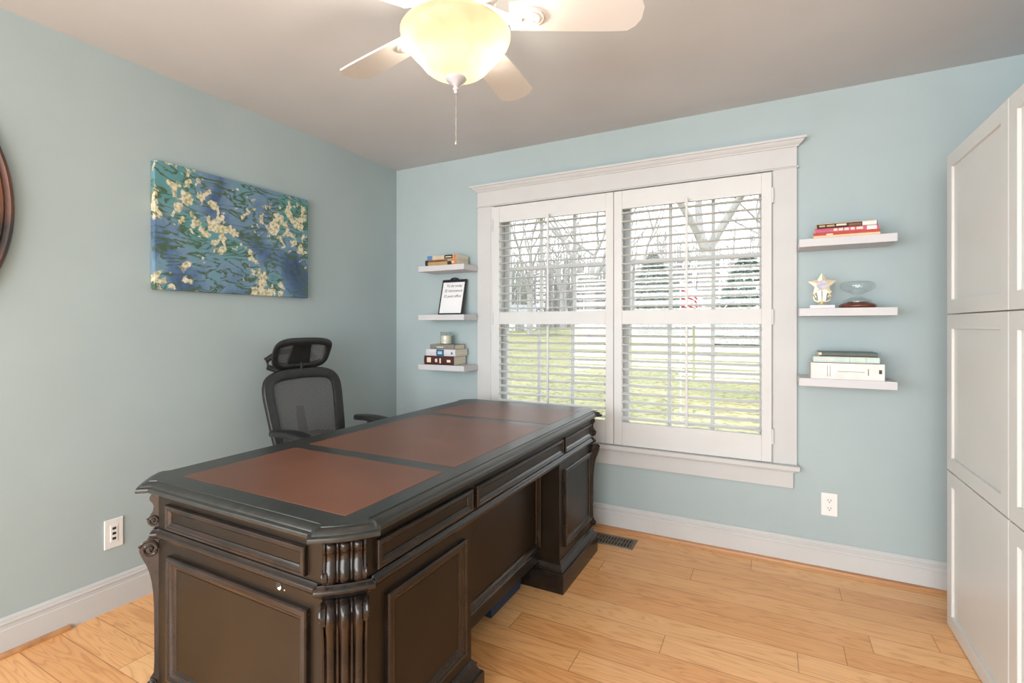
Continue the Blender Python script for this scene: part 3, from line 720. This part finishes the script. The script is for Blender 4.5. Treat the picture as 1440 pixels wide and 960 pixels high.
# right top shelf paperbacks
yr_ = YB-.178
book(.183, RZ[0], .262, .135, .024, red, 'red and peach paperback at the bottom of the stack right of the window', G1, yr_, [(.0,1,.02,.45,peach,'spine_band'),(.2,.3,.5,.8,cream,'lettering')], False)
book(.190, RZ[0]+.0242, .250, .130, .022, pink, 'pink paperback with pale lettering in the middle of the red stack', G1, yr_+.002,
     [(.30,.36,.3,.8,cream,'lettering'),(.38,.45,.3,.8,cream,'lettering'),(.47,.54,.3,.8,cream,'lettering'),(.57,.63,.3,.8,cream,'lettering'),(.66,.76,.3,.8,cream,'lettering'),(.82,.97,.1,.95,whitec,'spine_label')], False)
book(.197, RZ[0]+.0464, .238, .128, .022, black, 'black spined tan paperback on top of the stack right of the window', G1, yr_+.004,
     [(.04,.14,.3,.7,tan,'lettering'),(.17,.30,.3,.7,tan,'lettering'),(.33,.50,.35,.75,cream,'lettering'),(.54,.74,.1,.7,brown,'spine_label'),(.76,.99,.05,.95,whitec,'spine_label'),(0,1,.9,1,peach,'cover_edge')], False)
# right bottom shelf
book(.172, RZ[2], .290, .150, .076, whitec, 'thick white book at the bottom of the lowest right shelf', G1, yr_,
     [(.23,.238,.15,.85,grey,'rule'),(.265,.273,.15,.85,grey,'rule'),(.37,.74,.48,.51,grey,'lettering'),(.78,.795,.3,.7,grey,'lettering'),(.925,.965,.42,.66,black,'emblem')])
book(.182, RZ[2]+.0762, .262, .140, .030, mint, 'pale mint green book in the middle of the lowest right stack', G1, yr_+.004,
     [(.04,.40,.4,.6,lav,'lettering'),(.56,.565,.05,.95,grey,'rule'),(.80,.805,.05,.95,grey,'rule'),(.0,1,0,.10,brown,'cover_edge')])
book(.205, RZ[2]+.1064, .232, .135, .022, dteal, 'dark slate covered book on top of the lowest right stack', G1, yr_+.008, [(.02,.98,.1,.35,brown,'spine_band'),(.0,.05,.3,.9,cream,'spine_end')], False)
# trophy
tx, ty, tz = .222, YB-.120, RZ[1]
t = thing('trophy', 'small gold star trophy with round medallion on a white base', 'trophy', (tx, ty, tz))
MB().box(-.052, .052, -.028, .028, 0, .016, .003).build('base', M['marble'], t)
mb = MB(); mb.lathe([(.0,.016),(.018,.016),(.014,.022),(.010,.028),(.016,.034),(.0,.036)], 0, 0, 16)
for sg in (-1, 1):
    mb.prism([(sg*.002,.034),(sg*.014,.034),(sg*.020,.078),(sg*.018,.098),(sg*.003,.098)], lambda u, v, w: (u, w, v), -.006, .006)
    mb.tube([(sg*.010,0,.032),(sg*.030,0,.040),(sg*.038,0,.058),(sg*.030,0,.066),(sg*.024,0,.056)], .0045, 6)
    mb.tube([(sg*.030,0,.064),(sg*.038,0,.080),(sg*.030,0,.092),(sg*.022,0,.086)], .004, 6)
mb.build('stem', M['gold'], t, 40)
pts = []
for k in range(10):
    r = .062 if k % 2 == 0 else .032; a = PI/2 + k*PI/5; pts.append((r*math.cos(a), .116+r*math.sin(a)*.93))
mb = MB(); F_ = [mb.v((u, -.004, v)) for u, v in pts]; B_ = [mb.v((u, .004, v)) for u, v in pts]; cf = mb.v((0,-.013,.116)); cb_ = mb.v((0,.013,.116))
for k in range(10):
    mb.f([F_[k], F_[(k+1)%10], cf]); mb.f([B_[(k+1)%10], B_[k], cb_]); mb.f([F_[k], B_[k], B_[(k+1)%10], F_[(k+1)%10]])
st_ = mb.build('star', M['gold'], t)
silver = noisy(mat('silver_disc', rough=.6), (.40,.38,.46), (.55,.54,.60), 60)
MB().lathe([(0,-.006),(.020,-.006),(.024,-.003),(.024,.003),(0,.003)], 0, 0, 28).build('medallion', silver, st_, 40)
md = bpy.data.objects[st_.children[0].name]; md.rotation_euler = (R(90), 0, 0); md.location = (0, -.014, .114)
# hourglass
hx, hy = .368, YB-.105
t = thing('hourglass', 'wide clear glass hourglass on a reddish brown wooden disc', 'hourglass', (hx, hy, RZ[1]))
MB().lathe([(0,0),(.066,0),(.074,.005),(.075,.011),(.070,.018),(.055,.024),(.030,.028),(0,.029)], 0, 0, 40).build('wooden_base', M['redwood'], t, 50)
bulb = [(0,.128),(.045,.127),(.060,.124),(.068,.117),(.071,.108),(.070,.099),(.066,.092),(.053,.082),(.034,.074),(.016,.066),(.005,.060),(.005,.058),(.016,.053),(.034,.047),(.050,.041),(.058,.034),(.056,.0255)]
MB().lathe(bulb, 0, 0, 40).build('glass_bulb', M['jar'], t, True)
sand = noisy(mat('pale_sand', rough=.9), (.62,.60,.54), (.70,.68,.62), 200)
MB().lathe([(0,.0295),(.046,.0295),(.044,.031),(.022,.034),(0,.036)], 0, 0, 32).build('sand', sand, t, 40)

# ------------------------------------------------------------------ ceiling fan with light bowl
FX, FY = -.848, 1.252
fan = thing('ceiling_fan', 'white five blade ceiling fan with a lit glass bowl', 'fan', (FX, FY, H))
z_ = lambda z: z-H
MB().lathe([(0,0),(.075,0),(.078,-.008),(.070,-.035),(.045,-.052),(.022,-.056),(.022,-.10)], 0, 0, 40).build('canopy', M['fan'], fan, 40)
MB().lathe([(.020,z_(2.36)),(.060,z_(2.355)),(.105,z_(2.335)),(.128,z_(2.30)),(.128,z_(2.245)),(.115,z_(2.222)),(.080,z_(2.208)),(.075,z_(2.195)),(0,z_(2.195))], 0, 0, 48).build('motor_housing', M['fan'], fan, 40)
mb = MB().lathe([(.045,z_(2.197)),(.070,z_(2.19)),(.074,z_(2.172)),(.060,z_(2.158)),(.080,z_(2.150)),(.088,z_(2.142)),(.05,z_(2.135)),(0,z_(2.135))], 0, 0, 40)
for k in range(3):
    a = R(100+120*k); mb.tube([(.06*math.cos(a),.06*math.sin(a),z_(2.155)),(.12*math.cos(a),.12*math.sin(a),z_(2.15)),(.150*math.cos(a),.150*math.sin(a),z_(2.122))], .006, 8)
mb.build('light_fitter', M['brass'], fan, 40)
pitch = R(-11)
for k in range(5):
    ang = R(24.5+72*k); zb = z_(2.178)
    MR = Matrix.Rotation(ang, 4, 'Z') @ Matrix.Translation((0, 0, zb)) @ Matrix.Rotation(pitch, 4, 'X')
    prof = [(.165,.050),(.24,.056),(.35,.063),(.47,.068),(.525,.068),(.548,.050),(.562,.022)]
    outl = [(r, -w) for r, w in prof] + [(r, w) for r, w in reversed(prof)]
    mb = MB().prism(outl, lambda u, v, w: (u, v, w), -.003, .003); bmesh.ops.transform(mb.b, matrix=MR, verts=mb.b.verts)
    bl = mb.build('blade', M['fan'], fan)
    mb = MB()
    ov = [(.215+.052*math.cos(2*PI*q_/28), .036*math.sin(2*PI*q_/28)) for q_ in range(28)]
    mb.prism(ov, lambda u, v, w: (u, v, w), -.0095, -.003)
    ov2 = [(.215+.040*math.cos(2*PI*q_/28), .026*math.sin(2*PI*q_/28)) for q_ in range(28)]
    mb.prism(ov2, lambda u, v, w: (u, v, w), -.0125, -.009)
    for e in (-.010, .010): mb.tube([(.188, e, -.0125), (.235, e, -.0125)], .003, 6)
    mb.tube([(.085,0,.028),(.12,0,.012),(.165,0,-.008),(.20,0,-.008)], [.020,.016,.015,.012], 8)
    bmesh.ops.transform(mb.b, matrix=MR, verts=mb.b.verts); mb.build('blade_iron', M['fan'], bl, 45)
# frosted amber bowl
m = bpy.data.materials.new('frosted_glass'); m.use_nodes = True; M['bowl'] = m
p_ = psd(m); p_.inputs['Base Color'].default_value = (.40,.34,.24,1); p_.inputs['Roughness'].default_value = .25
tl_ = nd(m, 'ShaderNodeBsdfTranslucent'); tc = nd(m, 'ShaderNodeTexCoord'); n1 = nd(m, 'ShaderNodeTexNoise', Scale=9, Detail=5, Distortion=1); ln(m, tc.outputs['Object'], n1.inputs['Vector'])
cl = ramp(m, n1.outputs['Fac'], [(.35, (.068,.053,.034)), (.6, (.082,.068,.048))]); ln(m, cl, tl_.inputs[0])
mxs = nd(m, 'ShaderNodeMixShader'); mxs.inputs[0].default_value = .62
ln(m, p_.outputs[0], mxs.inputs[1]); ln(m, tl_.outputs[0], mxs.inputs[2]); ln(m, mxs.outputs[0], m.node_tree.nodes['Material Output'].inputs[0])
bowlp = [(.162,2.131),(.166,2.126),(.1655,2.118),(.160,2.103),(.150,2.086),(.136,2.070),(.121,2.055),(.109,2.041),(.099,2.028),(.084,2.016),(.063,2.006),(.036,1.999),(0,1.997)]
MB().lathe([(r, z_(z)) for r, z in bowlp], 0, 0, 64).build('glass_bowl', M['bowl'], fan, True)
silverp = noisy(mat('pale_nickel', rough=.4, metal=.3), (.55,.55,.60), (.62,.62,.66), 20)
MB().lathe([(r_, q_+.007) for r_, q_ in [(0,z_(1.990)),(.030,z_(1.990)),(.032,z_(1.986)),(.029,z_(1.981)),(.016,z_(1.974)),(.010,z_(1.966)),(.006,z_(1.963)),(.009,z_(1.957)),(.009,z_(1.952)),(.005,z_(1.949)),(.006,z_(1.942)),(0,z_(1.940))]], 0, 0, 28).build('finial', silverp, fan, 40)
mb = MB()
zz = 1.946
while zz > 1.804:
    mb.sphere((0, 0, z_(zz)), .0016, seg=6, rings=4); zz -= .0042
mb.tube([(0,0,z_(1.947)),(0,0,z_(1.804))], .0005, 5); mb.sphere((0,0,z_(1.799)), .004, 1, 1, 1.8, 8, 6)
mb.build('pull_chain', M['metal'], fan, True)
#bm_ = bpy.data.materials.new('bulb_glow'); bm_.use_nodes = True; psd(bm_).inputs['Emission Color'].default_value = (*LAMP_COL, 1); psd(bm_).inputs['Emission Strength'].default_value = 2.5; M['bulb'] = bm_
for k in range(2):
    a = R(27.6+180*k); x, y = .078*math.cos(a), .078*math.sin(a)
    l = bpy.data.lights.new('bulb_light', 'POINT'); l.energy = LAMP_W; l.color = LAMP_COL; l.shadow_soft_size = .022
    lo = bpy.data.objects.new('bulb_light', l); C.objects.link(lo); lo.location = (FX+x, FY+y, 2.092)

# ------------------------------------------------------------------ outdoors
GZ = lambda y: -.55 + .026*(y-3)
m = mat('winter_lawn', rough=.95, spec=.1); M['lawn'] = m
tc = nd(m, 'ShaderNodeTexCoord'); n1 = nd(m, 'ShaderNodeTexNoise', Scale=.45, Detail=6); n2 = nd(m, 'ShaderNodeTexNoise', Scale=9, Detail=5)
for n in (n1, n2): ln(m, tc.outputs['Object'], n.inputs['Vector'])
ca = ramp(m, n1.outputs['Fac'], [(.35, (.215,.225,.12)), (.65, (.30,.285,.17))]); cb2 = ramp(m, n2.outputs['Fac'], [(.35, (.55,.5,.4)), (.5, (1,1,1)), (.72, (1.25,1.2,1.05))])
x = nd(m, 'ShaderNodeMix', data_type='RGBA', blend_type='MULTIPLY'); x.inputs[0].default_value = 1; ln(m, ca, x.inputs[6]); ln(m, cb2, x.inputs[7]); ln(m, x.outputs[2], psd(m).inputs['Base Color'])
mb = MB(); ys = [3.14, 6, 10, 18, 30, 50, 75, 100]
mb.grid([[(-95+x_*10, y, GZ(y)+.15*math.sin(x_*1.3+y*.2)*(y > 12)) for x_ in range(18)] for y in ys]); struct(mb.build('lawn', M['lawn'], None, True))
M['bark'] = noisy(mat('grey_bark', rough=.95), (.27,.26,.255), (.37,.355,.345), 12, stretch=(1,1,.2))
M['needle'] = noisy(mat('evergreen_needles', rough=.8), (.20,.27,.21), (.32,.39,.33), 3)  # needle greens lifted to put hazy outdoor glare into the colour
M['needle2'] = noisy(mat('pale_evergreen_needles', rough=.8), (.26,.32,.26), (.38,.43,.37), 3)  # paler green, with the same glare lift in its colour
for k_ in ('needle', 'needle2'):
    m = M[k_]; p_ = psd(m); tl_ = nd(m, 'ShaderNodeBsdfTranslucent'); mxs = nd(m, 'ShaderNodeMixShader'); mxs.inputs[0].default_value = .5
    ln(m, p_.inputs['Base Color'].links[0].from_socket, tl_.inputs[0]); ln(m, p_.outputs[0], mxs.inputs[1]); ln(m, tl_.outputs[0], mxs.inputs[2]); ln(m, mxs.outputs[0], m.node_tree.nodes['Material Output'].inputs[0])
def tree(x, y, h, r, seed, label, lean=0):
    rnd = random.Random(seed); t = thing('bare_tree', label, 'tree', (x, y, GZ(y)-.1), 0, 'bare trees on the lawn')
    tr_ = MB(); br = MB()
    fork = h*rnd.uniform(.28, .4)
    pts = [(lean*q_*h*.2+rnd.uniform(-.04,.04), rnd.uniform(-.04,.04), fork*q_) for q_ in (0,.3,.6,1)]
    tr_.tube(pts, [r*1.25, r, r*.92, r*.85], 9)
    def grow(p, d, L, rad, lv):
        n = 4; path = [p]; dd = d.copy()
        for i in range(n):
            dd = (dd + Vector((rnd.uniform(-.2,.2), rnd.uniform(-.2,.2), rnd.uniform(-.05,.18)))).normalized(); path.append(path[-1]+dd*L/n)
        (tr_ if lv == 0 else br).tube(path, [rad*(1-.14*i) for i in range(n+1)], 6 if lv < 2 else 4, False)
        if lv >= 4: return
        for i in range(rnd.choice((3,4)) if lv < 3 else 3):
            q_ = path[rnd.choice((2,3,4,4))]; a = Vector((rnd.uniform(-1,1), rnd.uniform(-1,1), rnd.uniform(-.1,.8))).normalized()
            grow(q_, (dd*.65+a*.8).normalized(), L*rnd.uniform(.55,.75), rad*.5, lv+1)
    p = Vector(pts[-1])
    for i in range(3):
        a = 2*PI*i/3+rnd.uniform(-.4,.4); grow(p, Vector((math.cos(a)*.5+lean*.3, math.sin(a)*.5, 1)).normalized(), h*.33, r*.62, 0)
    tr_.build('trunk', M['bark'], t, 60); br.build('branches', M['bark'], t, 60)
def evergreen(x, y, h, w, seed, label, mt, n=2600):
    rnd = random.Random(seed); t = thing('evergreen_tree', label, 'tree', (x, y, GZ(y)-.05), 0, 'evergreens on the lawn')
    MB().tube([(0,0,0),(0,0,h*.9)], [w*.06, .02], 8).build('trunk', M['bark'], t)
    mb = MB()
    for i in range(n):
        q_ = rnd.random()**1.4; z = h*(.04+.96*q_); rr = w*(1-q_)**.75*(.55+.45*rnd.random()**.5); a = rnd.uniform(0, 2*PI)
        c = Vector((rr*math.cos(a), rr*math.sin(a), z - .25*rr)); o = Vector((math.cos(a), math.sin(a), rnd.uniform(-.6,.1))).normalized()
        s = Vector((-o.y, o.x, rnd.uniform(-.4,.4))).normalized(); L = w*rnd.uniform(.08,.17); b_ = L*.22
        mb.f([mb.v(c), mb.v(c+o*L*.5+s*b_), mb.v(c+o*L), mb.v(c+o*L*.5-s*b_)])
    mb.build('foliage', mt, t)
def at(px, y):      # world x on the vertical plane y for a photo column px
    a = math.atan((px-720)/695.2) - R(27.64); return y*math.tan(a)
tree(at(992, 24), 24, 15, .34, 3, 'thick grey bare tree standing behind the right shutter')
tree(at(830, 30), 30, 11, .32, 8, 'slim grey bare tree at the right edge of the left shutter')
tree(at(745, 37), 37, 12, .26, 21, 'distant bare tree seen through the left part of the left shutter')
tree(at(1078, 37), 37, 13, .26, 34, 'distant bare tree beside the right end of the right shutter')
tree(at(890, 37), 37, 12, .22, 5, 'far bare tree at the left edge of the right shutter')
tree(at(790, 50), 50, 13, .24, 13, 'far bare tree behind the middle of the left shutter')
evergreen(at(918, 46), 46, 7.4, 3.4, 2, 'broad evergreen seen through the left half of the right shutter', M['needle2'], 6500)
evergreen(at(1050, 31), 31, 5.2, 2.5, 6, 'dark evergreen seen at the right end of the right shutter', M['needle'], 6000)
evergreen(at(772, 40), 40, 1.6, 1.3, 9, 'small dark evergreen bush seen low through the left shutter', M['needle'], 900)
evergreen(at(728, 44), 44, 7.0, 1.9, 12, 'narrow pale evergreen at the left end of the left shutter', M['needle2'], 1600)
# distant woods: nobody could count it
rnd = random.Random(77); mb = MB()
for i in range(900):
    y = rnd.uniform(55, 90); x = -y*rnd.uniform(.15, 1.15)*.95 + rnd.uniform(0, 12); h = rnd.uniform(7, 13); r = rnd.uniform(.07, .2); z = GZ(y)
    top_ = Vector((x+rnd.uniform(-1,1), y, z+h)); mb.tube([(x,y,z-.3), (x+rnd.uniform(-.3,.3),y,z+h*.5), top_], [r, r*.7, .02], 5, False)
    for j in range(11):
        q_ = rnd.uniform(.2, .95); b0_ = Vector((x, y, z+h*q_)); mb.tube([b0_, b0_+Vector((rnd.uniform(-1.6,1.6), rnd.uniform(-.5,.5), rnd.uniform(.5,2.2)))], [r*.35, .012], 4, False)
tag(mb.build('distant_woods', M['bark']), 'belt of distant bare woods behind the lawn', 'woods', kind='stuff')
# white shed far left
ws = noisy(mat('white_siding', rough=.8), (.78,.78,.78), (.84,.84,.84), 3); gr_ = noisy(mat('grey_shingles', rough=.9), (.22,.22,.23), (.30,.30,.31), 6)
t = thing('shed', 'small white shed far across the lawn seen through the left shutter', 'building', (at(733, 50), 50, GZ(50)-.1), R(20))
MB().box(-1.6, 1.6, -1.5, 1.5, 0, 2.1).build('wall', ws, t)
MB().prism([(-1.8,2.05),(1.8,2.05),(0,3.0)], lambda u, v, w: (w, u, v), -1.8, 1.8).build('roof', gr_, t)
MB().box(-.5, .5, -1.53, -1.5, .05, 1.9).build('door', gr_, t)
# flag on a pole
FYd = 8.0; fx_ = at(957, FYd)
t = thing('flag', 'red and white striped flag on a white pole outside the right shutter', 'flag', (fx_, FYd, GZ(FYd)))
zf = 1.92-GZ(FYd)
MB().tube([(0,0,0),(0,0,zf+.06)], .012, 8).sphere((0,0,zf+.07), .02).build('pole', M['trim'], t, 50)
fr_ = noisy(mat('flag_red', rough=.8), (.24,.012,.018), (.28,.018,.024), 9); fw_ = noisy(mat('flag_white', rough=.8), (.5,.5,.5), (.55,.55,.55), 9); fb_ = noisy(mat('flag_blue', rough=.8), (.03,.05,.20), (.04,.06,.24), 9)
me_ = MB(); Wd, Ht, NX, NZ = .62, .40, 16, 26
vv = {}
for s_ in (0, 1):
    for i in range(NX+1):
        for j in range(NZ+1):
            u = i/NX; v = j/NZ
            vv[s_, i, j] = me_.v((.012+Wd*u*.55, s_*.003 + .05*math.sin(u*9+v*2)*u, zf - Ht*v - .42*u*u*.9 - .05*math.sin(u*7)*u))
    for i in range(NX):
        for j in range(NZ):
            f_ = me_.f([vv[s_,i,j], vv[s_,i+1,j], vv[s_,i+1,j+1], vv[s_,i,j+1]])
            f_.material_index = (j//2) % 2 if j > 5 else 1
fo = me_.build('flag_cloth', [fr_, fw_, fb_], t, True)
